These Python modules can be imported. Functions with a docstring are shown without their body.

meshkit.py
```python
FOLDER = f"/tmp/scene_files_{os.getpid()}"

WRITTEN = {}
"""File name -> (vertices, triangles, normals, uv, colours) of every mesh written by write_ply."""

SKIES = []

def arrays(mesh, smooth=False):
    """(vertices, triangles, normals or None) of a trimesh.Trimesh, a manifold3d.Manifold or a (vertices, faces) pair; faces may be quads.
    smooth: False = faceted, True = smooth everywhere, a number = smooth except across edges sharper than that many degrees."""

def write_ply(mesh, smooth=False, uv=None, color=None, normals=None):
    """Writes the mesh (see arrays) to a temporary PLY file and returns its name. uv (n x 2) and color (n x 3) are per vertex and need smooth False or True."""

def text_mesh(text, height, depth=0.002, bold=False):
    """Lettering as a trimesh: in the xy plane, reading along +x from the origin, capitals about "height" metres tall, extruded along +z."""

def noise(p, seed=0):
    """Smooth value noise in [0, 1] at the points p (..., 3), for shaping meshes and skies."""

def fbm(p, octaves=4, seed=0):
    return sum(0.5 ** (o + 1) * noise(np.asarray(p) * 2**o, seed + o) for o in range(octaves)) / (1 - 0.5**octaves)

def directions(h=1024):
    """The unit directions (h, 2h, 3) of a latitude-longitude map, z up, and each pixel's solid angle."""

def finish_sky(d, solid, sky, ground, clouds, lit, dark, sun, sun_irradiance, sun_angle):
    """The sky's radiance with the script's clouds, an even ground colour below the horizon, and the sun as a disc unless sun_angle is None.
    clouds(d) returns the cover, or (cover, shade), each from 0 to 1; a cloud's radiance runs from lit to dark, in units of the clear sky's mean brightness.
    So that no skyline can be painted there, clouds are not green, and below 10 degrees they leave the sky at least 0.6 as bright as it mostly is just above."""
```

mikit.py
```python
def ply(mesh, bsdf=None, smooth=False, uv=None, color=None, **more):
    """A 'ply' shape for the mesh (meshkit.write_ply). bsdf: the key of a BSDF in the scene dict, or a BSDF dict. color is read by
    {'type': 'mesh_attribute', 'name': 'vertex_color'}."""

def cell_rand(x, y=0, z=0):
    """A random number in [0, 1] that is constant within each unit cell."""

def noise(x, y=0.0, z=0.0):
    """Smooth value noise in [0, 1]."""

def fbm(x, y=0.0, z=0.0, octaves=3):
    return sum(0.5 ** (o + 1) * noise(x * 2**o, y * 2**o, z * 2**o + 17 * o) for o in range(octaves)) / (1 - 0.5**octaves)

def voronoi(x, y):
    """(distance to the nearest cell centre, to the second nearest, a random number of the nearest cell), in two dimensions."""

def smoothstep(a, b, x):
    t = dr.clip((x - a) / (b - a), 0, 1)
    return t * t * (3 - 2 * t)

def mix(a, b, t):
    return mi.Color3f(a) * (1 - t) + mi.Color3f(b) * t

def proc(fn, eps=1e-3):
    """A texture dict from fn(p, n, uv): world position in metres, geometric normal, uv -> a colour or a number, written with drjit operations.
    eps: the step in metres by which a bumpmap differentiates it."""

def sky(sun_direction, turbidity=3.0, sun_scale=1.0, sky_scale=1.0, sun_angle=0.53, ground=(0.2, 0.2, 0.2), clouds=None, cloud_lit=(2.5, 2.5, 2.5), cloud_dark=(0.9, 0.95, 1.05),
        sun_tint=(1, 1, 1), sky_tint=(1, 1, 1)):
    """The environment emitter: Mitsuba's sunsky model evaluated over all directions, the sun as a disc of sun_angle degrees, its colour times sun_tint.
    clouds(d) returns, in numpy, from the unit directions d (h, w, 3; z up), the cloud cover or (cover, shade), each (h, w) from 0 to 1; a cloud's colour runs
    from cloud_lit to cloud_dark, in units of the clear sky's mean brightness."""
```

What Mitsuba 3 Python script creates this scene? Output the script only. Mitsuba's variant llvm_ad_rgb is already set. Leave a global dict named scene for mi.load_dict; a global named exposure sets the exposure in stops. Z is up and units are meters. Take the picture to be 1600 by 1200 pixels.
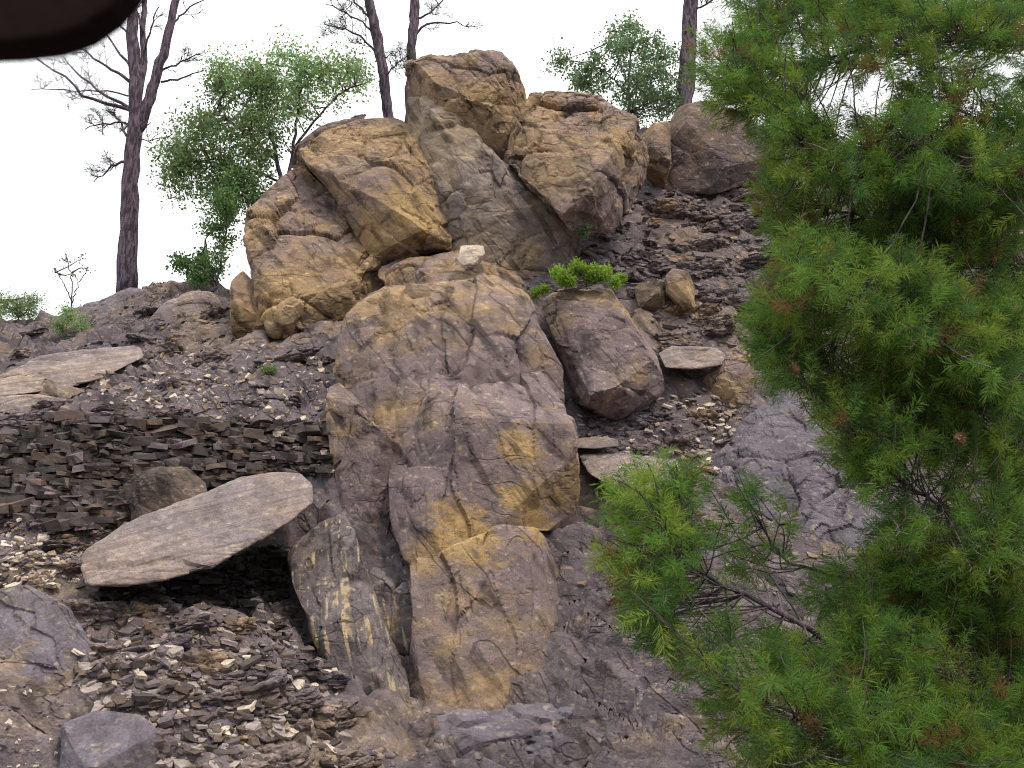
import math, random
import numpy as np, trimesh, drjit as dr, mitsuba as mi
import mikit, meshkit
from mikit import proc, noise, fbm, voronoi, smoothstep, mix, cell_rand
from scipy.spatial import cKDTree, ConvexHull
from scipy.interpolate import RBFInterpolator, RegularGridInterpolator
from shapely.geometry import Polygon, Point
from shapely import contains_xy

# ------------------------------------------------------------------ camera, sky, exposure
PITCH, FOC = math.radians(14.0), 1537.0            # the photograph is 1600 x 1200
CAM = np.array([0.0, 0.0, 1.6])
FW = np.array([0.0, math.cos(PITCH), math.sin(PITCH)])
RT = np.array([1.0, 0.0, 0.0])
UP = np.array([0.0, -math.sin(PITCH), math.cos(PITCH)])
T = mi.ScalarTransform4f
scene, labels = {}, {}
scene['camera'] = {'type': 'thinlens', 'fov': math.degrees(2 * math.atan(800 / FOC)), 'fov_axis': 'x',
                   'aperture_radius': 0.0022, 'focus_distance': 15.0, 'near_clip': 0.05, 'far_clip': 3000.0,
                   'to_world': T().look_at(origin=CAM.tolist(), target=(CAM + FW).tolist(), up=[0, 0, 1])}


def cover(d):
    n = meshkit.fbm(d * np.array([3.0, 3.0, 6.0]) + 4.0, 4, seed=3)
    return np.ones(d.shape[:2]), np.clip(0.95 - 1.0 * d[..., 2] + (n - 0.5) * 0.5, 0, 1)     # an overcast sky: the zenith brightest


scene['sky'] = mikit.sky([0.35, -0.45, 0.82], turbidity=4, sun_scale=0.3, sun_angle=11, clouds=cover,
                         cloud_lit=(3.3, 3.3, 3.3), cloud_dark=(1.35, 1.38, 1.46), ground=(0.2, 0.19, 0.18))
exposure = 2.5


def ray(px, py):
    px, py = np.asarray(px, float), np.asarray(py, float)
    d = FW + RT * ((px - 800) / FOC)[..., None] + UP * ((600 - py) / FOC)[..., None]
    return d


def at(px, py, Y):
    """the point Y metres in front of the camera (along the ground) seen at a pixel of the photograph"""
    d = ray(px, py)
    return CAM + d * (np.asarray(Y, float) / d[..., 1])[..., None]


def put(key, mesh, bsdf, label=None, cat=None, group=None, kind=None, smooth=False, color=None):
    k, n = key, 0
    while k in scene:
        n += 1
        k = f'{key}_{n:03d}'
    scene[k] = mikit.ply(mesh, bsdf, smooth=smooth, color=color)
    tag(k, label, cat, group, kind)
    return k


def tag(k, label=None, cat=None, group=None, kind=None):
    e = {n: v for n, v in (('label', label), ('category', cat), ('group', group), ('kind', kind)) if v}
    if e:
        labels[k] = e


# ------------------------------------------------------------------ materials
def crack(p):
    """hairline joints, 1 on the line"""
    bx, bz = p.x * 0.78 + p.z * 0.62, p.z * 0.78 - p.x * 0.62
    a = dr.abs(fbm(bx * 1.9, p.y * 1.2, bz * 0.42 + 5.0, 4) - 0.5)
    b = dr.abs(fbm(p.x * 0.8 + 9.0, p.y * 1.5, p.z * 2.2, 4) - 0.5)
    k = smoothstep(0.42, 0.58, noise(p.x * 1.1, p.y * 1.1 + 4.0, p.z * 1.1))
    return dr.maximum(smoothstep(0.012, 0.003, a) * k, smoothstep(0.010, 0.002, b) * (1.0 - k))


def rock_fn(grey, tan, tan_lo, tan_hi, ochre, dark=1.0, patches=(), streak=0.0, bed=False):
    def fn(p, n, uv):
        w = fbm(p.x * 1.3, p.y * 1.3, p.z * 1.3, 3) - 0.5
        big = fbm(p.x * 0.55 + w, p.y * 0.55, p.z * 0.55 + 3.1, 3)
        mid = fbm(p.x * 2.6, p.y * 2.6 + 7.0, p.z * 3.0, 4)
        fine = fbm(p.x * 13.0, p.y * 13.0, p.z * 15.0, 3)
        grit = noise(p.x * 70.0, p.y * 70.0, p.z * 70.0)
        f1, f2, r = voronoi(p.x * 3.6 + w * 2.0 + p.y * 1.1, p.z * 4.6 + w * 1.5 - p.y * 0.7)
        g1, g2, r2 = voronoi(p.x * 10.0 + p.y * 3.0 + w * 3.0, p.z * 13.0 - p.y * 2.0)
        c = mix(grey, tan, smoothstep(tan_lo, tan_hi, big * 0.65 + mid * 0.35))
        c = c * (0.74 + 0.30 * r + 0.24 * r2)
        lich = smoothstep(0.56, 0.70, mid * 0.6 + fine * 0.25 + big * 0.2) * ochre
        for (cx, cy, cz, rad, s) in patches:
            d2 = dr.sqrt(dr.square(p.x - cx) + dr.square((p.y - cy) * 0.6) + dr.square(p.z - cz)) / rad
            lich = dr.maximum(lich, s * smoothstep(1.15, 0.35, d2 + (mid - 0.5) * 1.6 + (fine - 0.5) * 1.3))
        c = mix(c, mi.Color3f(0.38, 0.262, 0.115) * (0.55 + 0.9 * fine), dr.clip(lich, 0, 1) * 0.85)
        c = mix(c, mi.Color3f(0.42, 0.36, 0.28), smoothstep(0.60, 0.80, fine) * 0.4)
        bx, bz = p.x * 0.8 + p.z * 0.6, p.z * 0.8 - p.x * 0.6
        blot = smoothstep(0.52, 0.72, fbm(bx * 7.0 + 20.0, p.y * 4.0, bz * 1.7 + w * 2.0, 4))
        c = c * (1.0 - 0.55 * blot * dark)
        if streak:
            st = noise(p.x * 17.0 + p.z * 4.0, p.y * 17.0, p.z * 1.3) * noise(p.x * 37.0 + p.z * 9.0, 3.0, p.z * 2.0)
            c = mix(c, mi.Color3f(0.46, 0.37, 0.22), smoothstep(0.36, 0.6, st) * streak)
        if not bed:
            c = c * (1.0 - 0.33 * crack(p))
        else:
            t = p.z - 0.36 * p.x
            ln = noise(t * 75.0, p.x * 3.0, p.y * 3.0) * 0.6 + noise(t * 28.0, p.x * 1.5, p.y * 2.0) * 0.4
            c = c * (0.62 + 0.76 * ln)
        return c * (0.72 + 0.56 * grit)
    return fn


def height_fn(p, n, uv):
    a = fbm(p.x * 9.0, p.y * 9.0, p.z * 12.0, 4)
    b = noise(p.x * 48.0, p.y * 48.0, p.z * 60.0)
    g1, g2, r = voronoi(p.x * 5.0 + p.y * 3.0 + a * 2.5, p.z * 8.0 - p.y * 2.0 + b * 0.3 - a * 2.0)
    return a * 0.8 + b * 0.16 + 0.10 * smoothstep(0.0, 0.10, g2 - g1) + 0.18 * r - 0.45 * crack(p)


HEIGHT = proc(height_fn, eps=4e-3)


def rock_bsdf(key, *a, bump=0.03, **k):
    scene[key] = {'type': 'twosided', 'bsdf': {'type': 'bumpmap', 'arbitrary': HEIGHT, 'scale': bump,
                  'bsdf': {'type': 'principled', 'base_color': proc(rock_fn(*a, **k)), 'roughness': 0.85, 'specular': 0.3}}}


def patch(px, py, Y, r, s=1.0):
    q = at(px, py, Y)
    return (float(q[0]), float(q[1]), float(q[2]), r, s)


GREY, TAN = (0.150, 0.117, 0.122), (0.235, 0.165, 0.10)
rock_bsdf('tan_rock', (0.165, 0.126, 0.118), TAN, 0.38, 0.64, 0.36,
          patches=[patch(640, 340, 16.6, 0.75), patch(585, 360, 16.5, 0.55, .8), patch(440, 470, 16.3, 0.6, .7), patch(400, 330, 16.4, .5, .5),
                   patch(870, 260, 16.2, 0.8, .45), patch(960, 230, 16.2, 0.5, .6)])
rock_bsdf('grey_rock', GREY, TAN, 0.40, 0.66, 0.24, patches=[patch(830, 780, 12.9, .55), patch(720, 830, 12.8, .55), patch(880, 785, 12.9, .4),
          patch(700, 965, 11.9, .22), patch(690, 1040, 11.7, .25, .7), patch(820, 700, 13.2, .35, .9), patch(660, 860, 12.7, .35, .6),
          patch(740, 860, 12.3, .3), patch(620, 640, 13.4, .15), patch(850, 545, 14.0, .3, .6), patch(1100, 1110, 11.0, .5, .6)])
rock_bsdf('pale_rock', (0.185, 0.155, 0.148), (0.27, 0.215, 0.155), 0.40, 0.66, 0.12)
rock_bsdf('violet_rock', (0.12, 0.108, 0.132), (0.14, 0.118, 0.122), 0.5, 0.8, 0.05, dark=.5, bump=.015)
rock_bsdf('dusk_rock', (0.085, 0.068, 0.07), (0.115, 0.086, 0.066), 0.4, 0.7, 0.05, dark=.4, bump=.015)
rock_bsdf('pillar_rock', (0.125, 0.108, 0.115), (0.17, 0.135, 0.105), 0.45, 0.7, 0.2, streak=0.7)
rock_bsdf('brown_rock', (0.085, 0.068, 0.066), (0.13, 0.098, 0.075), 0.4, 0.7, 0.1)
rock_bsdf('slab_rock', (0.165, 0.14, 0.145), (0.21, 0.165, 0.145), 0.4, 0.7, 0.06, dark=0.35, bump=0.012, bed=True)
rock_bsdf('ground_rock', (0.108, 0.091, 0.103), (0.18, 0.14, 0.118), 0.45, 0.72, 0.08, bump=0.05)
for nm, c in (('slate_pale', (0.44, 0.38, 0.32)), ('slate_grey', (0.12, 0.10, 0.108)), ('slate_dark', (0.07, 0.06, 0.058)), ('slate_tan', (0.20, 0.148, 0.10)), ('slate_brown', (0.09, 0.068, 0.056)), ('slate_black', (0.05, 0.043, 0.042)), ('slate_mid', (0.25, 0.215, 0.205)), ('slate_shade', (0.018, 0.015, 0.014))):
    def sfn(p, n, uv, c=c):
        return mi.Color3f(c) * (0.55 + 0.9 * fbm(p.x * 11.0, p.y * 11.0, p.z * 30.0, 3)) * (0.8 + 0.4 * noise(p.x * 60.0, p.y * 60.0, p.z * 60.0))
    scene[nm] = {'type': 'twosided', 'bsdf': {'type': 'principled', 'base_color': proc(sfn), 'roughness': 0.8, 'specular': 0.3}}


def bark_fn(a, b):
    def fn(p, n, uv):
        s = fbm(p.x * 26.0, p.y * 26.0, p.z * 5.0, 3)
        return mix(a, b, smoothstep(0.35, 0.65, s))
    return fn


def bark_height(p, n, uv):
    return fbm(p.x * 30.0, p.y * 30.0, p.z * 6.0, 3)


scene['pine_bark'] = {'type': 'twosided', 'bsdf': {'type': 'bumpmap', 'arbitrary': proc(bark_height, eps=4e-3), 'scale': 0.06,
                      'bsdf': {'type': 'principled', 'base_color': proc(bark_fn((0.035, 0.026, 0.040), (0.12, 0.092, 0.125))), 'roughness': 0.9}}}
scene['twig_bark'] = {'type': 'twosided', 'bsdf': {'type': 'principled', 'base_color': proc(bark_fn((0.045, 0.035, 0.04), (0.13, 0.105, 0.10))), 'roughness': 0.9}}
scene['needle'] = {'type': 'principledthin', 'base_color': {'type': 'mesh_attribute', 'name': 'vertex_color'}, 'roughness': 0.5, 'diff_trans': 1.2, 'eta': 1.35}
scene['leaf'] = {'type': 'principledthin', 'base_color': {'type': 'mesh_attribute', 'name': 'vertex_color'}, 'roughness': 0.6, 'diff_trans': 1.15, 'eta': 1.35}
scene['cone_scale'] = {'type': 'twosided', 'bsdf': {'type': 'principled', 'base_color': proc(bark_fn((0.10, 0.055, 0.03), (0.24, 0.13, 0.06))), 'roughness': 0.8}}
scene['near_black'] = {'type': 'twosided', 'bsdf': {'type': 'principled', 'base_color': proc(lambda p, n, uv: mi.Color3f(0.0085, 0.0050, 0.0045) * (0.7 + 0.6 * noise(p.x * 400.0, p.y * 400.0, p.z * 400.0))), 'roughness': 0.75, 'specular': 0.05}}

# ------------------------------------------------------------------ the ground: one sheet
CTRL = []
for px, col in {
    -900: [(1250, 9.0), (1000, 10.8), (830, 13.2), (680, 14.0), (560, 18), (520, 20.5)],
    -300: [(1250, 9.0), (1000, 10.5), (850, 12.3), (800, 13.2), (680, 13.6), (640, 14.6), (545, 18.5), (510, 20.5)],
    0: [(1250, 9.0), (1000, 10.5), (860, 12.3), (810, 13.2), (665, 13.55), (640, 14.3), (605, 15.8), (540, 18.5), (503, 20.5)],
    120: [(1250, 9.0), (1000, 10.5), (860, 12.2), (800, 13.2), (655, 13.55), (630, 14.3), (600, 15.6), (535, 18.5), (490, 20.8)],
    200: [(1250, 9.0), (1000, 10.7), (930, 11.5), (908, 13.0), (800, 13.5), (652, 13.6), (615, 14.6), (540, 17.5), (455, 21.3)],
    330: [(1250, 9.0), (1000, 10.8), (950, 11.4), (908, 13.3), (780, 13.7), (655, 13.7), (610, 14.7), (540, 16.8), (440, 20.8)],
    430: [(1250, 9.2), (1000, 11.0), (955, 11.5), (900, 13.4), (760, 13.8), (670, 13.8), (610, 14.7), (530, 16.6), (450, 19.0)],
    520: [(1250, 10.0), (1000, 12.4), (900, 13.3), (735, 13.7), (675, 14.0), (600, 15.0), (510, 16.4), (430, 18.0)],
    650: [(1250, 10.8), (1000, 13.2), (800, 14.0), (600, 15.3), (480, 16.1), (420, 17.3), (330, 18.8)],
    800: [(1250, 10.8), (1000, 13.0), (800, 14.0), (600, 15.4), (480, 16.1), (420, 17.1), (330, 18.8), (260, 20)],
    1000: [(1250, 10.2), (1000, 12.2), (780, 14.2), (690, 15.0), (550, 16.0), (440, 17.0), (340, 18.3), (260, 19.6), (200, 20.8)],
    1200: [(1250, 10.2), (1000, 11.9), (800, 14.0), (600, 15.8), (400, 17.8), (300, 19.0), (200, 20.8)],
    1500: [(1250, 10.2), (1000, 11.9), (800, 14.0), (600, 15.8), (400, 17.8), (300, 19.0), (198, 20.8)],
    2100: [(1250, 10.2), (1000, 11.9), (800, 14.0), (600, 15.8), (400, 17.8), (300, 19.0), (215, 20.8)],
}.items():
    pts = [at(px, py, Y) for py, Y in col]
    CTRL += pts
    c = pts[-1]
    CTRL += [c + np.array([0, 3.0, -0.35]), c + np.array([0, 8.0, -1.6])]
    b = pts[0]
    CTRL += [np.array([b[0] * 0.8, 6.5, 0.30]), np.array([b[0] * 0.6, 4.0, 0.1]), np.array([b[0] * 0.3, 1.0, 0.0])]
CTRL = np.array(CTRL)
rbf = RBFInterpolator(CTRL[:, :2], CTRL[:, 2], kernel='linear', smoothing=0.04, neighbors=40)
cx, cy = np.arange(-16, 18.01, 0.2), np.arange(0.0, 30.01, 0.2)
gx, gy = np.meshgrid(cx, cy, indexing='ij')
from scipy.ndimage import gaussian_filter
coarse = gaussian_filter(rbf(np.stack([gx.ravel(), gy.ravel()], 1)).reshape(gx.shape), 0.7)
coarse_at = RegularGridInterpolator((cx, cy), coarse, bounds_error=False, fill_value=None)


def fracture(P, size, amp, seed, aniso=(1, 1, 1), groove=0.5, slope=0.5):
    """blocky relief: random cells, each with its own level and tilt, with joints between them"""
    rng = np.random.default_rng(seed)
    Q = P * np.asarray(aniso, float)
    wv = np.stack([meshkit.fbm(P / size * 0.9 + k * 31.7, 3, seed=seed + k) - 0.5 for k in range(3)], 1) * size * 0.45
    Q = Q + wv
    lo, hi = Q.min(0) - size, Q.max(0) + size
    n = int(min(60000, max(8, np.prod((hi - lo) / size))))
    S = rng.uniform(lo, hi, (n, 3))
    d, i = cKDTree(S).query(Q, k=2)
    lev, dirs = rng.uniform(-1, 1, n), rng.normal(size=(n, 3))
    dirs /= np.linalg.norm(dirs, axis=1, keepdims=True)
    h = lev[i[:, 0]] * amp + ((Q - S[i[:, 0]]) * dirs[i[:, 0]]).sum(1) * slope * amp / size * 2
    return h - groove * amp * 2 * np.exp(-((d[:, 1] - d[:, 0]) / (0.10 * size)) ** 2)


def base_height(x, y):
    xc, yc = np.clip(x, -15.5, 17.5), np.clip(y, 0.0, 29.5)
    z = coarse_at(np.stack([xc, yc], -1))
    far = np.maximum(np.hypot(x - xc, y - yc), 0)
    z = z * np.exp(-far / 60.0) - np.clip(y - 29.5, 0, 200) * 0.05 * np.exp(-far / 300.0)
    return z


axx = np.concatenate([[-900, -400, -200, -100, -60, -40, -30, -24, -20, -17, -15, -13.5], np.arange(-12.5, 12.5, 0.05), [13.2, 14.5, 16, 18, 21, 25, 32, 45, 70, 120, 250, 500, 900]])
ayy = np.concatenate([[-900, -400, -200, -100, -50, -25, -12, -6, -2, 0, 1.5, 3, 4.5, 5.5, 6.5, 7.2, 7.8], np.arange(8.2, 22.5, 0.04), np.arange(22.5, 30, 0.25), [32, 36, 42, 50, 65, 90, 140, 250, 500, 900]])
GX, GY = np.meshgrid(axx, ayy, indexing='ij')
GZ = base_height(GX, GY)
near = (np.abs(GX) < 13) & (GY > 7.5) & (GY < 30)
P = np.stack([GX[near], GY[near], GZ[near]], 1)
rough = (meshkit.fbm(P * 0.8, 4, seed=5) - 0.5) * 0.45 + (meshkit.fbm(P * 3.2, 4, seed=9) - 0.5) * 0.16
rough += fracture(P, 0.55, 0.075, 11, (1, 1, 2.2), 0.6) + fracture(P, 0.20, 0.035, 12, (1, 1, 2.0), 0.4)
for step, sd, amt in ((0.34, 61, .95), (0.13, 62, .7)):      # beds of rock: ledges
    bed = P[:, 2] + 0.16 * P[:, 0] + (meshkit.fbm(P * 0.7, 3, seed=sd) - .5) * 0.9
    f = bed / step - np.floor(bed / step)
    rough += (np.clip((f - .5) * 4.5 + .5, 0, 1) - f) * step * amt * np.clip((meshkit.fbm(P * 0.55, 2, seed=sd + 5) - .36) * 6, 0, 1)
edge = np.clip((P[:, 1] - 7.5) / 2, 0, 1) * np.clip((13 - np.abs(P[:, 0])) / 1.5, 0, 1)
GZ[near] += rough * edge
height_at = RegularGridInterpolator((axx, ayy), GZ, bounds_error=False, fill_value=None)
nx, ny = GX.shape
ii, jj = np.meshgrid(np.arange(nx - 1), np.arange(ny - 1), indexing='ij')
k0 = (ii * ny + jj).ravel()
quads = np.stack([k0, k0 + ny, k0 + ny + 1, k0 + 1], 1)
put('hillside', (np.stack([GX.ravel(), GY.ravel(), GZ.ravel()], 1), quads), 'ground_rock', 'stony purplish grey hillside rising to the skyline', None, None, 'structure', smooth=True)


def hit(px, py):
    """where the pixel's ray meets the ground"""
    d = ray(px, py)
    d = d / d[..., 1:2]
    Y = np.linspace(8, 24, 321)
    q = CAM + d[:, None, :] * Y[None, :, None]
    under = q[..., 2] < height_at(q[..., :2])
    j = np.argmax(under, 1)
    ok = under.any(1) & (j > 0)
    return CAM + d * Y[np.maximum(j, 1)][:, None], ok


# ------------------------------------------------------------------ boulders
ICO = {k: trimesh.creation.icosphere(subdivisions=k) for k in (3, 4, 5, 6)}


def boulder(outline, Y, tf=1.0, tb=1.2, p=2.6, kz=0.0, kx=0.0, sub=6, rough=0.10, frac=0.06, fsize=0.5, seed=1, aniso=(1, 1, 1), lump=0.04, centre=None, soft=2.0, cuts=6):
    o = np.array(outline, float)
    o2 = np.vstack([o, o[:1]])
    c = np.array(centre, float) if centre is not None else np.array(Polygon(o).centroid.coords[0])
    dense = np.vstack([np.linspace(a, b, 40, endpoint=False) for a, b in zip(o2[:-1], o2[1:])])
    c3 = at(c[0], c[1], Y)
    W = at(dense[:, 0], dense[:, 1], np.full(len(dense), Y)) - c3
    th, rr = np.arctan2(W[:, 2], W[:, 0]), np.hypot(W[:, 0], W[:, 2])
    bins = np.linspace(-math.pi, math.pi, 361)
    R = np.full(360, np.nan)
    for b in range(360):
        m = (th >= bins[b]) & (th < bins[b + 1])
        if m.any():
            R[b] = rr[m].max()
    good = ~np.isnan(R)
    R = np.interp(np.arange(360), np.arange(360)[good], R[good], period=360)
    from scipy.ndimage import gaussian_filter1d
    R = gaussian_filter1d(R, soft, mode='wrap')
    ico = ICO[sub]
    D = np.array(ico.vertices)
    w = D[:, 2]
    s = np.sqrt(np.maximum(1 - w * w, 1e-12))
    N = (s ** p + np.abs(w) ** p) ** (1 / p)
    ang = np.arctan2(D[:, 1], D[:, 0])
    Rt = np.interp((ang + math.pi) / (2 * math.pi) * 360 - 0.5, np.arange(360), R, period=360)
    X, Z, c_ = np.cos(ang) * Rt * s / N, np.sin(ang) * Rt * s / N, w / N
    dv = c3 - CAM
    dv /= np.linalg.norm(dv)
    off = np.where(c_ > 0, -c_ * tf, -c_ * tb) + kz * Z + kx * X
    V = c3 + np.stack([X, 0 * X, Z], 1) + dv * off[:, None]
    m = trimesh.Trimesh(V, ico.faces, process=False)
    if np.dot(m.vertex_normals[np.argmax(c_)], dv) > 0:
        m.invert()
    rg = np.random.default_rng(seed + 400)          # a few broken, nearly flat faces
    for _ in range(cuts):
        a = -dv + rg.normal(size=3) * 0.55 + np.array([0, 0, .15])
        a /= np.linalg.norm(a)
        q = (V - c3) @ a
        lim = np.quantile(q, rg.uniform(0.80, 0.93))
        ex = np.maximum(q - lim, 0)
        V = V - a * (ex * 0.9)[:, None]
    m.vertices = V
    nrm = np.array(m.vertex_normals)
    size = float(np.median(R))
    h = (meshkit.fbm(V * (0.9 / size) + seed * 7.3, 4, seed=seed) - 0.5) * 2 * rough * size
    h += (meshkit.fbm(V * 4.0, 5, seed=seed + 50) - 0.5) * lump
    if frac:
        gr = 0.35 + 0.9 * np.clip((meshkit.fbm(V * 0.9, 2, seed=seed + 9) - .45) * 5, 0, 1)
        h += fracture(V, fsize * 1.5, frac * .8, seed + 100, aniso, 0.35) * gr + fracture(V, fsize * 0.42, frac * 0.28, seed + 200, aniso, 0.2) * gr
    rim = 1 - 0.6 * np.exp(-(w / 0.16) ** 2)       # keep the outline close
    V = V + nrm * (h * rim)[:, None]
    return trimesh.Trimesh(V, m.faces, process=False)


def stone(key, outline, Y, bsdf, label=None, cat=None, group=None, **k):
    return put(key, boulder(outline, Y, **k), bsdf, label, cat, group, smooth=False)


# the stack on the skyline
stone('boulder', [(633, 98), (670, 88), (712, 86), (745, 78), (785, 80), (805, 105), (820, 140), (830, 185), (812, 240), (800, 290), (765, 252), (735, 212), (688, 180), (655, 178), (634, 175)], 17.0, 'tan_rock',
      'topmost tan block of the stack, cut square against the sky', 'boulder', tf=0.75, p=5, kz=0.18, seed=2, frac=0.06, rough=.035, soft=1.2)
stone('boulder', [(800, 205), (812, 165), (825, 143), (850, 140), (935, 147), (965, 168), (1000, 195), (1022, 250), (1017, 290), (992, 345), (950, 366), (898, 362), (846, 305), (792, 255)], 16.65, 'tan_rock',
      'large tan boulder right of the topmost block, with a black gap under its left edge', 'boulder', tf=0.95, p=4.0, kz=0.2, seed=3, frac=0.09, rough=.06, soft=1.2)
stone('boulder', [(634, 150), (690, 150), (750, 200), (800, 268), (855, 322), (915, 368), (905, 420), (840, 450), (760, 445), (705, 405), (662, 345), (640, 260)], 16.95, 'pale_rock',
      'grey leaning slab wedged beneath the topmost block', 'boulder', tf=0.66, p=4.5, kz=0.12, seed=4, frac=0.06, rough=.04, soft=1.2, centre=(760, 300))
stone('boulder', [(465, 235), (505, 203), (560, 184), (640, 178), (665, 230), (680, 290), (705, 360), (690, 415), (615, 440), (570, 388), (540, 334), (512, 290), (478, 258)], 17.2, 'tan_rock',
      'rounded ochre stained boulder on the left shoulder, split from its neighbour by a diagonal crack', 'boulder', tf=0.9, p=3.8, kz=0.25, seed=5, frac=0.06, rough=.05, soft=1.4)
stone('boulder', [(385, 345), (400, 292), (440, 262), (465, 248), (490, 272), (525, 302), (570, 345), (620, 402), (640, 445), (585, 480), (490, 512), (428, 522), (405, 475), (388, 405)], 17.0, 'tan_rock',
      'leftmost big tan boulder of the stack, bulging out over the slope', 'boulder', tf=0.95, p=3.4, kz=0.2, seed=6, frac=0.08, rough=.05, soft=1.4)
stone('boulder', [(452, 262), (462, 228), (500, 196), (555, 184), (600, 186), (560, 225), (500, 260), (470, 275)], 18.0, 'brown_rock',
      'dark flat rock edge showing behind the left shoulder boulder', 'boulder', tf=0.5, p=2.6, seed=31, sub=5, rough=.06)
stone('boulder', [(360, 440), (380, 420), (398, 440), (410, 480), (428, 518), (420, 536), (385, 540), (362, 522)], 16.6, 'tan_rock',
      'narrow upright yellowish stone at the foot of the leftmost big boulder', 'boulder', tf=0.28, tb=.5, p=2.8, seed=7, sub=5, rough=.05, frac=.03)
stone('boulder', [(1028, 205), (1058, 166), (1100, 155), (1170, 178), (1200, 215), (1196, 280), (1110, 305), (1034, 296)], 18.9, 'dusk_rock',
      'smooth dark brownish boulder on the skyline at the foot of a pine trunk', 'boulder', tf=0.8, p=2.4, kz=.35, seed=8, frac=0.02, rough=.06)
stone('boulder', [(1000, 215), (1020, 192), (1046, 190), (1050, 250), (1035, 300), (1015, 300)], 18.6, 'tan_rock',
      'slim upright tan block between the large tan boulder and the smooth dark one', 'boulder', tf=0.4, p=3.2, seed=9, sub=5, rough=.05, frac=.03)

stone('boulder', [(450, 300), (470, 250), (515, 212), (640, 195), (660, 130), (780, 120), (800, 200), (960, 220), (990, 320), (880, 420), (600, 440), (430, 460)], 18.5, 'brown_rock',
      'dark inner rock glimpsed in the cracks between the stacked boulders', 'boulder', tf=0.45, p=3, seed=32, sub=5, rough=.05)
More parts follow.
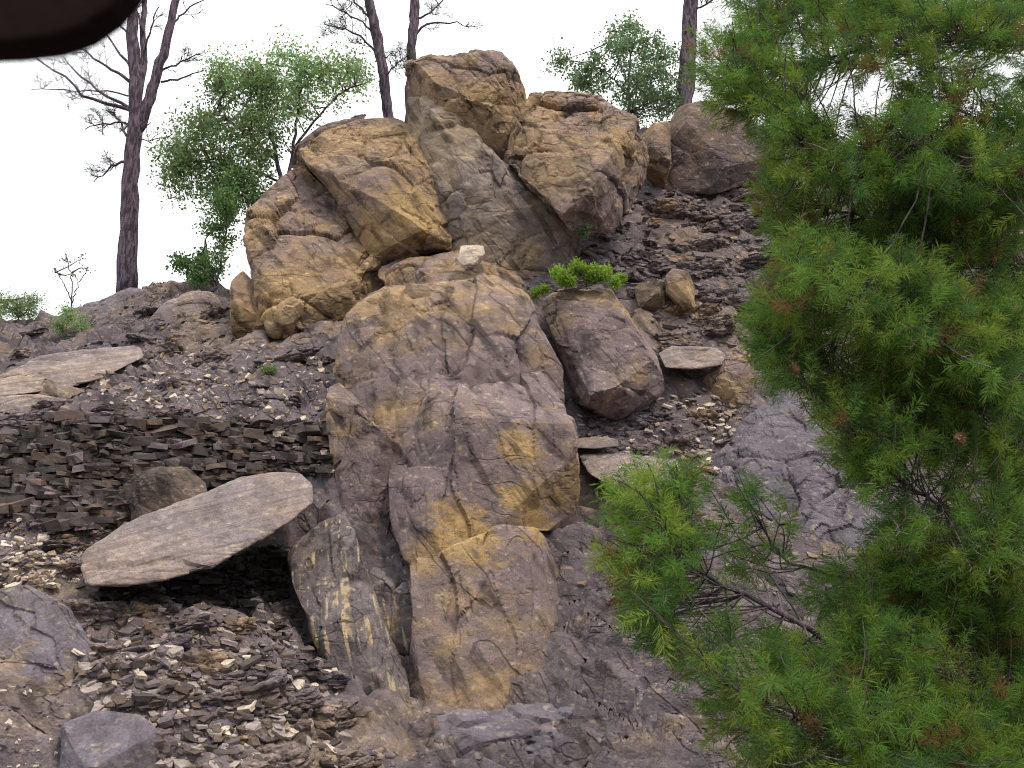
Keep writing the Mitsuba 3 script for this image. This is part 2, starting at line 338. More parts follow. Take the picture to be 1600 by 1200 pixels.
# the crag in the middle
tag('rock_crag', 'tall purplish grey crag in the middle with orange stained overhanging nose', 'rock outcrop')
CR = 'rock_crag__'
stone(CR + 'cap', [(508, 570), (535, 490), (600, 440), (750, 425), (830, 455), (852, 520), (882, 575), (884, 640), (860, 690), (760, 720), (640, 720), (540, 700), (512, 640)], 14.5, 'grey_rock', tf=0.9, tb=1.4, p=3.3, kz=0.55, seed=10, frac=0.08, fsize=.7, rough=.05, aniso=(1.5, 1, .5), lump=.03, cuts=9, soft=1.4)
stone(CR + 'face', [(600, 600), (700, 560), (850, 570), (884, 640), (897, 700), (906, 765), (902, 815), (880, 836), (800, 822), (775, 858), (700, 876), (640, 868), (612, 800), (606, 720)], 13.7, 'grey_rock', 'orange and ochre stained overhanging nose of the crag', tf=0.95, tb=1.5, p=3.4, kz=0.34, seed=11, frac=0.08, fsize=.75, rough=.04, aniso=(1.7, 1, .4), lump=.03, cuts=9, soft=1.3)
stone(CR + 'buttress', [(512, 600), (560, 580), (612, 590), (625, 700), (618, 800), (600, 880), (560, 850), (530, 780), (515, 700)], 13.9, 'grey_rock', 'smooth pinkish grey buttress on the left side of the crag', tf=0.65, tb=1.2, p=3.4, kz=0.2, seed=12, frac=0.08, rough=.05, aniso=(1.5, 1, .6))
stone(CR + 'block', [(638, 872), (700, 864), (785, 820), (845, 820), (884, 846), (890, 960), (902, 1040), (915, 1130), (930, 1290), (600, 1290), (620, 1150), (640, 1050), (648, 960)], 12.7, 'grey_rock', 'pinkish flat faced column under the nose of the crag', tf=0.75, tb=1.5, p=4.5, kz=0.13, seed=13, frac=0.07, fsize=.85, rough=.03, aniso=(1.6, 1, .4), lump=.025, soft=1.0, cuts=8, centre=(770, 1040))
stone(CR + 'foot', [(880, 830), (960, 790), (1080, 770), (1200, 800), (1330, 830), (1400, 900), (1420, 1290), (900, 1300), (880, 1100)], 13.1, 'violet_rock', 'broad dark bluish grey rock face right of the column', tf=0.55, tb=1.6, p=3.4, kz=0.42, seed=14, frac=0.11, fsize=.6, rough=.05, aniso=(.8, 1, 1.4), cuts=8)
stone(CR + 'toe', [(620, 1130), (720, 1110), (900, 1090), (1000, 1060), (1110, 1100), (1150, 1290), (600, 1300)], 11.8, 'violet_rock', tf=0.5, tb=1.6, p=3.2, kz=0.5, seed=34, frac=0.09, rough=.06, sub=5)
stone(CR + 'flank', [(560, 840), (610, 830), (650, 880), (660, 1000), (650, 1090), (600, 1120), (560, 1040), (545, 930)], 13.2, 'pillar_rock', 'dark hollow flank left of the square block', tf=0.45, tb=1.1, p=3.2, seed=15, frac=0.09, rough=.07, aniso=(1.6, 1, .6))
stone(CR + 'ledge', [(590, 425), (640, 400), (720, 392), (800, 425), (870, 425), (850, 480), (700, 495), (600, 480)], 16.2, 'grey_rock', tf=0.5, tb=1.2, p=3.2, kz=0.8, seed=33, frac=0.07, rough=.06, sub=5)
stone('rock_pillar', [(437, 850), (470, 812), (505, 782), (535, 785), (560, 850), (585, 920), (610, 1000), (640, 1080), (640, 1240), (590, 1240), (545, 1100), (500, 1020), (478, 960), (452, 905)], 12.25, 'pillar_rock',
      'grey tapering pillar with yellowish streaks holding up the thick slab', 'rock pillar', tf=0.5, tb=1.2, p=3.0, kz=0.42, kx=.1, seed=16, frac=0.05, aniso=(2.2, 1, .5), rough=.09, centre=(545, 980))
stone('boulder', [(838, 470), (870, 448), (955, 448), (985, 498), (1028, 555), (1042, 612), (1002, 655), (930, 660), (888, 645), (884, 590), (862, 530)], 15.1, 'grey_rock',
      'grey and tan boulder right of the crag with a green plant above it', 'boulder', tf=0.75, tb=1.2, p=2.7, kz=0.4, seed=17, frac=0.09, rough=.08)
stone('boulder', [(1110, 720), (1160, 648), (1232, 598), (1285, 640), (1300, 700), (1400, 765), (1400, 860), (1250, 870), (1130, 830), (1100, 770)], 14.45, 'violet_rock',
      'smooth bluish grey boulder at the edge of the pine foliage', 'boulder', tf=0.6, tb=1.2, p=3.2, kz=0.55, seed=18, frac=0.06, rough=.06)
stone('boulder', [(-90, 925), (40, 912), (110, 945), (145, 1020), (140, 1100), (60, 1150), (-90, 1150)], 10.4, 'violet_rock',
      'rounded bluish boulder at the left edge below the thick slab', 'boulder', tf=0.4, tb=.9, p=3.2, kz=.6, seed=19, frac=0.06, rough=.06, sub=6)
stone('boulder', [(95, 1130), (150, 1108), (220, 1115), (262, 1150), (265, 1260), (90, 1260)], 9.45, 'violet_rock',
      'purplish boulder half cut off by the bottom edge left of the pillar', 'boulder', tf=0.4, tb=.7, p=2.5, kz=.4, seed=20, frac=0.03, rough=.07, sub=5)
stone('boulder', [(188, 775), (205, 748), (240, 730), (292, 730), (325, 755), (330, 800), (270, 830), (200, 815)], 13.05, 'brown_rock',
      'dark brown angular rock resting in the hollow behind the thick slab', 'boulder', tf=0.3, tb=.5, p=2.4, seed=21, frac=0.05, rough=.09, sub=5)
stone('boulder', [(1040, 432), (1052, 420), (1075, 424), (1084, 440), (1088, 480), (1060, 488), (1042, 484)], 16.4, 'tan_rock',
      'small upright tan block on the right slope, level with the green plant', 'boulder', tf=0.2, tb=.4, p=4, seed=22, frac=0.03, rough=.04, sub=5)
stone('boulder', [(990, 448), (1030, 430), (1042, 445), (1038, 480), (1000, 492)], 16.6, 'brown_rock',
      'low dark rock touching the left side of the small upright tan block', 'boulder', tf=0.25, tb=.4, p=2.6, seed=23, frac=0.03, rough=.06, sub=5)
stone('boulder', [(1095, 600), (1120, 560), (1170, 548), (1185, 590), (1165, 640), (1125, 655)], 15.6, 'grey_rock',
      'cracked grey block below the right hand ledge', 'boulder', tf=0.3, tb=.6, p=3, seed=24, frac=0.06, rough=.06, sub=5)
stone('boulder', [(-80, 640), (0, 620), (60, 615), (110, 625), (130, 650), (60, 690), (-80, 700)], 14.0, 'slab_rock',
      'pinkish weathered block under the long slab at the left edge', 'boulder', tf=0.35, tb=.8, p=3, kz=.5, seed=25, frac=0.05, rough=.06, sub=5)
stone('boulder', [(130, 480), (200, 450), (240, 452), (250, 500), (170, 530), (120, 520)], 20.0, 'violet_rock',
      'low purplish boulder around the foot of the forked bare pine', 'boulder', tf=0.5, tb=.8, p=2.4, kz=.8, seed=26, frac=0.04, rough=.09, sub=5)
stone('boulder', [(235, 492), (260, 470), (300, 455), (335, 458), (352, 490), (300, 505), (240, 505)], 18.6, 'slab_rock',
      'pale pinkish flat rock on the slope between the forked pine and the stack', 'boulder', tf=0.4, tb=.8, p=2.5, kz=1.0, seed=27, frac=0.04, rough=.08, sub=5)


# slabs
def slab(outline, Y, thick, lift=0.0, seed=1, tilt=(0.0, 0.0), n=6):
    """flat stone: its face outline is drawn where it is seen; thick = how far it runs back (m)"""
    return boulder(outline, Y, tf=thick * 0.17, tb=thick, p=5.0, kz=tilt[1], kx=tilt[0], sub=n, rough=0.02, frac=0.02, fsize=.35, seed=seed, aniso=(.5, .5, 3.0), soft=0.7, cuts=0)


put('stone_slab', slab([(138, 872), (150, 852), (220, 806), (300, 776), (380, 741), (440, 731), (482, 733), (499, 752), (497, 784), (452, 818), (400, 848), (330, 884), (260, 902), (190, 909), (150, 905)], 11.65, 1.2, seed=40, tilt=(0.22, 1.1)), 'slab_rock',
    'thick pale slab jutting out at left with a black shadow beneath', 'stone slab', smooth=True)
put('stone_slab', slab([(-90, 600), (0, 588), (60, 556), (130, 544), (228, 537), (232, 556), (160, 590), (100, 606), (20, 616), (-90, 625)], 15.3, 0.8, seed=41, tilt=(0.2, 2.2)), 'slab_rock',
    'long pinkish slab lying on the slope at the left edge', 'stone slab', smooth=True)
put('stone_slab', slab([(903, 712), (940, 705), (1010, 712), (1060, 720), (1062, 745), (1030, 764), (985, 768), (950, 757), (922, 741)], 14.1, 0.6, seed=42, tilt=(-0.1, 1.6), n=5), 'slab_rock',
    'pale pinkish slab with a curved black edge right of the crag', 'stone slab', smooth=True)
put('stone_slab', slab([(1028, 552), (1050, 540), (1120, 543), (1132, 556), (1128, 570), (1080, 576), (1040, 574)], 15.45, 0.4, seed=43, tilt=(0, 1.2), n=5), 'slab_rock',
    'pale thin ledge slab roofing a dark hollow on the right slope', 'stone slab', smooth=True)
put('stone_slab', slab([(893, 688), (930, 682), (965, 686), (968, 697), (930, 701), (895, 700)], 14.45, 0.35, seed=44, tilt=(0, .8), n=4), 'slab_rock',
    'small thin grey slab directly above the curved pale slab', 'stone slab', smooth=True)


# ------------------------------------------------------------------ broken slate
def chips(c, nrm, size, thick, rng, yaw=None):
    """one irregular flat stone (about 24 triangles)"""
    k = rng.integers(5, 8)
    a = np.sort(rng.uniform(0, 2 * math.pi, k) * 0.25 + np.arange(k) * 2 * math.pi / k)
    r = rng.uniform(0.65, 1.0, k)
    el = rng.uniform(0.45, 0.9)
    top = np.stack([np.cos(a) * r, np.sin(a) * r * el], 1) * size * 0.5
    bot = top * rng.uniform(0.85, 1.1) + rng.normal(size=(k, 2)) * size * 0.04
    t = nrm / np.linalg.norm(nrm)
    u = np.cross(t, [0.3, 0.9, 0.1] if abs(t[2]) > 0.5 else [0, 0, 1.0])
    u /= np.linalg.norm(u)
    v = np.cross(t, u)
    y = rng.uniform(0, 2 * math.pi) if yaw is None else yaw
    u, v = u * math.cos(y) + v * math.sin(y), v * math.cos(y) - u * math.sin(y)
    zt = thick * (0.5 + rng.normal(size=k) * 0.12)
    V = np.vstack([c + top[:, :1] * u + top[:, 1:] * v + zt[:, None] * t, c + bot[:, :1] * u + bot[:, 1:] * v - (thick * 0.5) * t])
    F = []
    for j in range(1, k - 1):
        F += [[0, j, j + 1], [k, k + j + 1, k + j]]
    for j in range(k):
        j2 = (j + 1) % k
        F += [[j, k + j, k + j2], [j, k + j2, j2]]
    return V, np.array(F)


def join(lst):
    vs, fs, o = [], [], 0
    for v, f in lst:
        vs.append(v)
        fs.append(f + o)
        o += len(v)
    return np.vstack(vs), np.vstack(fs)


def sample(poly, n, rng):
    P_ = Polygon(poly)
    x0, y0, x1, y1 = P_.bounds
    out = np.zeros((0, 2))
    while len(out) < n:
        q = rng.uniform([x0, y0], [x1, y1], (n * 2, 2))
        out = np.vstack([out, q[contains_xy(P_, q[:, 0], q[:, 1])]])
    return out[:n]


rng = np.random.default_rng(77)
ALL = []      # (size, bsdf, mesh)
#        polygon in the photograph, number, size range, palette, flat (layered)
ZONES = [
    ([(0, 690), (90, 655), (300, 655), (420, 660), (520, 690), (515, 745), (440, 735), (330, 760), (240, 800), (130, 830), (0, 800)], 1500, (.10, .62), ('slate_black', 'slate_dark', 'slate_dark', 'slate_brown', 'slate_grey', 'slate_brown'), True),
    ([(165, 912), (300, 895), (440, 850), (452, 935), (380, 948), (170, 935)], 700, (.10, .38), ('slate_shade', 'slate_shade', 'slate_shade', 'slate_black'), True),  # chips added under the slab, its black shade put into their colour
    ([(400, 670), (520, 680), (520, 745), (440, 735)], 120, (.10, .26), ('slate_grey', 'slate_dark', 'slate_pale'), True),
    ([(230, 540), (380, 530), (515, 560), (515, 680), (420, 660), (150, 640), (120, 610)], 900, (.04, .20), ('slate_grey', 'slate_grey', 'slate_tan', 'slate_pale', 'slate_pale', 'slate_mid'), False),
    ([(0, 790), (140, 800), (240, 790), (150, 870), (150, 915), (0, 920)], 800, (.03, .22), ('slate_grey', 'slate_pale', 'slate_tan', 'slate_mid', 'slate_pale', 'slate_brown'), 2),
    ([(110, 930), (450, 930), (500, 1010), (560, 1150), (560, 1200), (260, 1200), (130, 1080)], 1900, (.02, .30), ('slate_grey', 'slate_brown', 'slate_pale', 'slate_mid', 'slate_brown', 'slate_dark', 'slate_black', 'slate_mid'), 2),
    ([(0, 1060), (110, 1100), (90, 1200), (0, 1200)], 120, (.04, .14), ('slate_grey', 'slate_pale'), False),
    ([(900, 650), (1150, 600), (1160, 740), (1060, 740), (905, 700)], 450, (.04, .26), ('slate_grey', 'slate_pale', 'slate_tan', 'slate_dark', 'slate_mid', 'slate_pale'), 2),
    ([(930, 360), (1010, 300), (1200, 290), (1200, 540), (1030, 540), (985, 440), (900, 420)], 700, (.04, .34), ('slate_grey', 'slate_grey', 'slate_dark', 'slate_black', 'slate_tan', 'slate_brown'), 2),
    ([(900, 800), (1160, 740), (1380, 800), (1300, 1200), (1060, 1200), (1000, 980), (900, 1000)], 250, (.04, .2), ('slate_grey', 'slate_grey', 'slate_tan', 'slate_dark'), 2),
    ([(180, 460), (380, 440), (380, 530), (200, 540)], 220, (.05, .16), ('slate_grey', 'slate_tan'), False),
    ([(560, 420), (900, 410), (840, 470), (640, 470)], 200, (.05, .2), ('slate_grey', 'slate_tan', 'slate_grey'), False),
]
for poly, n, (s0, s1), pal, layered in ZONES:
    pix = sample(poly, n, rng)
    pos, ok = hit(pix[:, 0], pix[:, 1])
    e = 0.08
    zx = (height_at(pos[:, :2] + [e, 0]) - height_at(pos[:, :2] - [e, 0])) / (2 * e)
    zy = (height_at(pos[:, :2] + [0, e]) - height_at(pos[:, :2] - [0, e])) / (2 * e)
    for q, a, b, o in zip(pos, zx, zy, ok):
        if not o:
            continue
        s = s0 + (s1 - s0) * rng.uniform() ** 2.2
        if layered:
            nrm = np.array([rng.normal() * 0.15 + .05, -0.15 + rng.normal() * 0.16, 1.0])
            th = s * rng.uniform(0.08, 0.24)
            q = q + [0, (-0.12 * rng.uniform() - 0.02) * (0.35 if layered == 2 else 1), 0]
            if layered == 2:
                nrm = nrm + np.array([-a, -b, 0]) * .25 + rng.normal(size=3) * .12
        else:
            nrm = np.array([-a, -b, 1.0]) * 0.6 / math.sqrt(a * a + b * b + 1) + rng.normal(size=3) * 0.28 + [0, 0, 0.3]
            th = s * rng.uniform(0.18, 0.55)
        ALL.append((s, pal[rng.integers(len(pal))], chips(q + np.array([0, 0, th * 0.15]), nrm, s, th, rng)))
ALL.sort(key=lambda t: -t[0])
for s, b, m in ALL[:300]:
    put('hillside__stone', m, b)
for b in ('slate_pale', 'slate_grey', 'slate_dark', 'slate_tan', 'slate_black', 'slate_brown', 'slate_shade', 'slate_mid'):
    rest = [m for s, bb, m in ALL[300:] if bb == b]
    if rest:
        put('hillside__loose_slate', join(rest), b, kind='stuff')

# ledges and half buried blocks of the hillside itself
LEDGES = [([(920, 400), (1010, 310), (1200, 300), (1200, 560), (1040, 560), (985, 440)], 46, (.35, .95)), ([(905, 640), (1160, 600), (1170, 700), (920, 700)], 14, (.3, .7)), ([(120, 930), (450, 940), (560, 1160), (560, 1200), (140, 1200)], 34, (.25, .8)),
          ([(0, 780), (150, 800), (140, 900), (0, 910)], 14, (.25, .6)), ([(150, 480), (380, 480), (505, 560), (500, 640), (150, 630)], 26, (.25, .7)), ([(0, 655), (120, 642), (300, 640), (420, 655), (520, 680), (420, 668), (300, 655), (120, 656), (0, 672)], 26, (.3, .75)), ([(0, 520), (200, 500), (200, 640), (0, 650)], 10, (.3, .6))]
for poly, n, (s0, s1) in LEDGES:
    pix = sample(poly, n, rng)
    pos, ok = hit(pix[:, 0], pix[:, 1])
    for q, o in zip(pos, ok):
        if not o:
            continue
        sz = np.array([1.0, rng.uniform(.5, .9), rng.uniform(.16, .42)]) * rng.uniform(s0, s1) * .5
        D = np.array(ICO[4].vertices)
        V = D / (np.abs(D) ** 5).sum(1, keepdims=True) ** .2
        ang = rng.uniform(-.7, .7)
        V = V * sz * (1 + 0.28 * (meshkit.fbm(D * 1.1 + rng.uniform(0, 50, 3), 2, seed=3)[:, None] - .5) * 2)
        V = V + D * (fracture(V + rng.uniform(0, 9, 3), .16, .03, int(rng.integers(1e6)), (1, 1, 2.5)) + (meshkit.fbm(V * 9, 3, seed=4) - .5) * .05)[:, None]
        ta, tb_ = rng.normal() * .12 - .12, rng.normal() * .14 + .05
        Rm = trimesh.transformations.euler_matrix(tb_, ta, ang)[:3, :3]
        put('hillside__ledge', trimesh.Trimesh(V @ Rm.T + q + [0, .10, -sz[2] * .25], ICO[4].faces, process=False), 'ground_rock' if rng.uniform() < .7 else 'grey_rock')

# the bright ochre stones
for px, py, Y, s, lb in ((738, 398, 15.6, .30, 'small bright yellowish stone below the grey leaning slab'), (652, 458, 14.6, .30, 'upright yellow stone at the top of the crag')):
    q = at(px, py, Y)
    m = boulder([(px - s * 74, py + 10), (px - s * 60, py - 15), (px + s * 55, py - 14), (px + s * 72, py + 2), (px + s * 60, py + 16), (px - s * 50, py + 18)], Y, tf=.12, tb=.15, p=3, sub=4, seed=int(px), frac=.02, fsize=.15)
    put('yellow_stone', m, 'slate_pale' if px == 738 else 'slate_tan', lb, 'stone', smooth=True)


# ------------------------------------------------------------------ trees
def tube(points, radii, sides=7, wob=0.0, rng=None):
    p = np.asarray(points, float)
    n = len(p)
    r = np.broadcast_to(radii, (n,)).astype(float)
    t = np.gradient(p, axis=0)
    t /= np.linalg.norm(t, axis=1, keepdims=True) + 1e-12
    ref = np.array([0.31, 0.9, 0.2]) if abs(t[:, 2]).mean() > 0.6 else np.array([0, 0, 1.0])
    a = np.cross(t, ref)
    a /= np.linalg.norm(a, axis=1, keepdims=True) + 1e-12
    b = np.cross(t, a)
    an = np.arange(sides) * 2 * np.pi / sides
    rr = r[:, None] * (1 + (rng.normal(size=(n, sides)) * wob if wob else 0))
    v = p[:, None] + rr[..., None] * (np.cos(an)[None, :, None] * a[:, None] + np.sin(an)[None, :, None] * b[:, None])
    i, j = np.meshgrid(np.arange(n - 1), np.arange(sides), indexing='ij')
    q = np.stack([i * sides + j, i * sides + (j + 1) % sides, (i + 1) * sides + (j + 1) % sides, (i + 1) * sides + j], -1).reshape(-1, 4)
    f = np.vstack([q[:, [0, 1, 2]], q[:, [0, 2, 3]]])
    caps = [[0, k + 1, k] for k in range(1, sides - 1)]
    o = (n - 1) * sides
    caps += [[o, o + k, o + k + 1] for k in range(1, sides - 1)]
    return v.reshape(-1, 3), np.vstack([f, caps])


def smooth_line(pts, n, jit, rng):
    p = np.asarray(pts, float)
    d = np.r_[0, np.cumsum(np.linalg.norm(np.diff(p, axis=0), axis=1))]
    from scipy.interpolate import PchipInterpolator
    s = np.linspace(0, d[-1], n)
    q = np.stack([PchipInterpolator(d, p[:, k])(s) for k in range(3)], 1)
    q[1:] += rng.normal(size=(n - 1, 3)) * jit
    return q


def pixline(pix, Y, n, jit, rng, dy=0.0):
    k = np.linspace(0, 1, len(pix))
    return smooth_line([at(x, y, Y + dy * t) for (x, y), t in zip(pix, k)], n, jit, rng)


def tuft(c, d, L, n, nl, w, rng, spread=0.9):
    """needles round a twig end: n thin blades; returns verts (4n), quads"""
    d = d / np.linalg.norm(d)
    t = rng.uniform(0, 1, n)
    o = c + d * (t * L)[:, None]
    r = rng.normal(size=(n, 3))
    r -= (r @ d)[:, None] * d
    r /= np.linalg.norm(r, axis=1, keepdims=True) + 1e-9
    nd = d * (1 - spread * 0.62 + rng.normal(size=n) * .15)[:, None] + r * spread
    nd /= np.linalg.norm(nd, axis=1, keepdims=True)
    side = np.cross(nd, rng.normal(size=(n, 3)))
    side /= np.linalg.norm(side, axis=1, keepdims=True) + 1e-9
    ln = nl * rng.uniform(0.65, 1.1, n)
    tip = o + nd * ln[:, None] - np.array([0, 0, 1]) * (ln * 0.10)[:, None]
    mid = o + nd * (ln * .5)[:, None]
    V = np.stack([o, mid + side * w / 2, tip, mid - side * w / 2], 1).reshape(-1, 3)
    return V, np.arange(4 * n).reshape(-1, 4)


def grow(lines, rng, levels=2, per=7, ratio=0.42, up=0.25):
    """random side branches on polylines [(points, r0, r1)]"""
    out, cur = [], lines
    for lv in range(levels):
        nxt = []
        for p, r0, r1 in cur:
            L = np.linalg.norm(np.diff(p, axis=0), axis=1).sum()
            for _ in range(rng.poisson(per)):
                s = rng.uniform(0.25, 1.0)
                i = min(len(p) - 2, int(s * (len(p) - 1)))
                t = p[i + 1] - p[i]
                t /= np.linalg.norm(t) + 1e-9
                a = rng.normal(size=3)
                a -= (a @ t) * t
                a /= np.linalg.norm(a)
                d = t * 0.55 + a * 0.8 + np.array([0, 0, up])
                d /= np.linalg.norm(d)
                l = L * ratio * rng.uniform(0.5, 1.1) * (1.15 - 0.6 * s)
                r = max(0.005, (r0 * (1 - s) + r1 * s) * 0.5)
                q = smooth_line([p[i], p[i] + d * l * .5 + rng.normal(size=3) * l * .05, p[i] + d * l + np.array([0, 0, l * .12])], 6, l * 0.02, rng)
                nxt.append((q, r, 0.004))
        out += nxt
        cur = nxt
    return out


def colours(base, n, per, rng, var=0.25, warm=0.0):
    b = np.asarray(base, float)
    k = np.clip(1 + rng.normal(size=(n, 1)) * var, 0.35, 1.8)
    c = b * k
    c[:, 0] *= np.clip(1 + rng.normal(size=n) * warm, 0.6, 1.7)
    return np.clip(np.repeat(c, per, axis=0), 0.004, 0.6)


PXM = lambda w, Y: w * Y / FOC * 0.5 * 1.0     # radius in metres of a stem w pixels wide


def bare_pine(name, label, stems, laterals, Y, seed, twigs=4, needles=True):
    rg = np.random.default_rng(seed)
    tag(name, label, 'pine tree')
    for i, (pix, w0, w1) in enumerate(stems):
        p = pixline(pix, Y, 26, 0.012, rg, dy=(0 if i == 0 else 0.3 * (-1) ** i))
        rad = np.linspace(PXM(w0, Y), PXM(w1, Y), 26)
        put(name + ('__trunk' if i == 0 else '__limb'), tube(p, rad, 14, 0.06, rg), 'pine_bark', smooth=True)
    lines = []
    for pix, w0, w1 in laterals:
        p = pixline(pix, Y, 10, 0.02, rg, dy=rg.uniform(-0.9, 0.5))
        lines.append((p, PXM(w0, Y), PXM(w1, Y)))
        put(name + '__branch', tube(p, np.linspace(PXM(w0, Y), PXM(w1, Y), 10), 6), 'pine_bark', smooth=True)
    tw = grow(lines, rg, 2, twigs, 0.45)
    if tw:
        put(name + '__twigs', join([tube(p, np.linspace(max(r0 * .8, .010), .0055, len(p)), 4) for p, r0, r1 in tw]), 'twig_bark', kind='stuff', smooth=True)
    if needles:
        vs = []
        for p, r0, r1 in tw:
            if rg.uniform() < needles:
                d = p[-1] - p[-2]
                vs.append(tuft(p[-1] - d * .3, d, 0.12, 22, 0.11, 0.005, rg))
        m = join(vs)
        put(name + '__needles', m, 'needle', kind='stuff', color=colours((0.05, 0.075, 0.045), len(vs), 88, rg, .3))


bare_pine('pine_tree', 'forked bare pine with dark trunk and dead branches at left against the sky',
          [([(197, 462), (199, 400), (203, 320), (206, 255), (211, 200), (213, 140), (207, 70), (206, 0), (200, -120)], 33, 13),
           ([(213, 205), (232, 160), (246, 112), (262, 62), (270, 20), (279, -20), (290, -120)], 20, 8),
           ([(213, 160), (224, 100), (223, 50), (226, 0), (232, -90)], 13, 6)],
          [([(205, 172), (165, 161), (132, 152), (103, 122), (72, 100), (50, 86)], 7, 2), ([(204, 170), (150, 138), (118, 112), (97, 88)], 6, 2),
           ([(203, 128), (165, 103), (138, 84), (118, 66)], 6, 2), ([(205, 105), (176, 70), (160, 40), (140, 12)], 5, 2), ([(200, 215), (188, 192), (172, 172)], 5, 2),
           ([(203, 196), (165, 193), (132, 202)], 4, 1.5), ([(198, 252), (178, 257), (164, 270), (148, 286)], 5, 1.5), ([(252, 128), (290, 120), (318, 110)], 4, 1.5),
           ([(246, 115), (275, 100), (312, 84)], 4, 1.5), ([(266, 42), (290, 18), (318, 0)], 4, 2), ([(226, 80), (236, 45), (246, 10)], 4, 2), ([(207, 60), (185, 30), (170, -10)], 4, 2),
           ([(200, 150), (150, 142), (98, 141), (50, 140)], 3, 1.2), ([(213, 215), (240, 218), (270, 212)], 2.5, 1), ([(224, 50), (215, 20), (200, -10)], 4, 2)], 21.3, 201, 6, 0.40)
bare_pine('pine_tree_001', 'slightly leaning pine trunk just left of the topmost block',
          [([(607, 200), (604, 160), (599, 120), (593, 80), (586, 40), (576, 0), (560, -110)], 18, 17)],
          [([(596, 90), (575, 68), (555, 50), (525, 42), (505, 38)], 5, 1.5), ([(590, 60), (560, 30), (535, 18), (510, 5)], 4, 1.5), ([(585, 35), (560, 8), (540, -15), (520, -30)], 4, 2), ([(602, 120), (620, 100), (635, 92)], 3, 1)], 20.6, 202, 6, 0.8)
bare_pine('pine_tree_002', 'straight pine trunk rising directly behind the topmost block',
          [([(640, 205), (641, 140), (643, 90), (646, 40), (648, 0), (652, -110)], 17, 15)],
          [([(645, 60), (655, 45), (675, 36), (715, 37), (735, 45)], 5, 1.2), ([(647, 30), (670, 20), (690, 2), (715, -15)], 4, 1.5)], 21.2, 203, 6, 0.6)
bare_pine('pine_tree_003', 'dark pine trunk right of the stack, above the smooth brownish boulder',
          [([(1066, 195), (1070, 150), (1075, 90), (1078, 40), (1080, 0), (1084, -120)], 31, 22)],
          [([(1070, 130), (1050, 120), (1035, 100)], 3, 1), ([(1080, 20), (1110, 0), (1140, -20)], 4, 2)], 20.6, 204, 4, 0.4)


def leafy(name, label, cat, stems, clumps, Y, seed, col, leaf=0.07, depth=0.9, dens=1.1):
    """broad-leaved tree: stems, then clumps (px, py, radius in px, brightness) of small leaves on twigs"""
    rg = np.random.default_rng(seed)
    tag(name, label, cat)
    ends = []
    for i, (pix, w0, w1) in enumerate(stems):
        p = pixline(pix, Y, 14, 0.015, rg, dy=rg.uniform(-.4, .4) * (i > 0))
        put(name + ('__trunk' if i == 0 else '__limb'), tube(p, np.linspace(PXM(w0, Y), PXM(w1, Y), 14), 8), 'pine_bark', smooth=True)
        ends.append(p)
    allp = np.vstack(ends)
    V, C, tw = [], [], []
    for px, py, r, k in clumps:
        R = r * Y / FOC
        c = at(px, py, Y + rg.uniform(-1, 1) * depth)
        j = np.argmin(np.linalg.norm(allp - c, axis=1))
        tw.append(tube(smooth_line([allp[j], (allp[j] + c) / 2 + rg.normal(size=3) * .06, c], 6, .01, rg), np.linspace(.02, .006, 6), 4))
        for _ in range(int(5 + 7 * dens)):
            u = rg.normal(size=3)
            e = c + u / np.linalg.norm(u) * R * rg.uniform(.3, 1.0)
            tw.append(tube(smooth_line([c, (c + e) / 2 + rg.normal(size=3) * .03, e], 4, .006, rg), np.linspace(.006, .003, 4), 3))
            n = int(30 * dens)
            o = e + rg.normal(size=(n, 3)) * R * 0.42
            a = rg.normal(size=(n, 3))
            a /= np.linalg.norm(a, axis=1, keepdims=True)
            b = np.cross(a, rg.normal(size=(n, 3)))
            b /= np.linalg.norm(b, axis=1, keepdims=True)
            l = leaf * rg.uniform(.6, 1.2, n)[:, None]
            V.append(np.stack([o, o + a * l * .5 + b * l * .28, o + a * l, o + a * l * .5 - b * l * .28], 1).reshape(-1, 3))
            C.append(colours(np.asarray(col) * k, n, 4, rg, .25, .12))
    put(name + '__twigs', join(tw), 'twig_bark', kind='stuff', smooth=True)
    V = np.vstack(V)
    put(name + '__foliage', (V, np.arange(len(V)).reshape(-1, 4)), 'leaf', kind='stuff', color=np.vstack(C))


GREEN = (0.22, 0.33, 0.14)
DULL = (0.14, 0.19, 0.13)
rg0 = np.random.default_rng(5)


def fill(poly, n, r, k, rg):
    return [(x, y, r * rg.uniform(.7, 1.2), k * rg.uniform(.8, 1.2)) for x, y in sample(poly, n, rg)]


leafy('broadleaf_tree', 'bushy tree with bright green top behind the left shoulder of the stack', 'tree',
      [([(445, 320), (440, 280), (430, 240), (420, 205), (405, 160), (395, 120)], 9, 3), ([(448, 300), (455, 250), (462, 200), (470, 150), (490, 110)], 7, 2.5), ([(430, 250), (400, 220), (360, 190), (340, 140)], 5, 2), ([(455, 240), (500, 180), (540, 140), (570, 130)], 5, 2),
       ([(440, 285), (390, 265), (330, 250), (270, 255)], 5, 2)],
      fill([(335, 110), (380, 90), (480, 82), (540, 95), (590, 115), (588, 160), (520, 165), (470, 190), (420, 150), (350, 150)], 64, 26, 1.15, rg0)
      + fill([(335, 110), (420, 110), (440, 220), (400, 290), (300, 290), (250, 290), (255, 220), (330, 170)], 95, 27, 0.8, rg0) + fill([(250, 225), (400, 200), (432, 265), (395, 335), (320, 330), (265, 290)], 34, 25, 0.75, rg0), 20.3, 301, GREEN, leaf=.09, dens=.5)
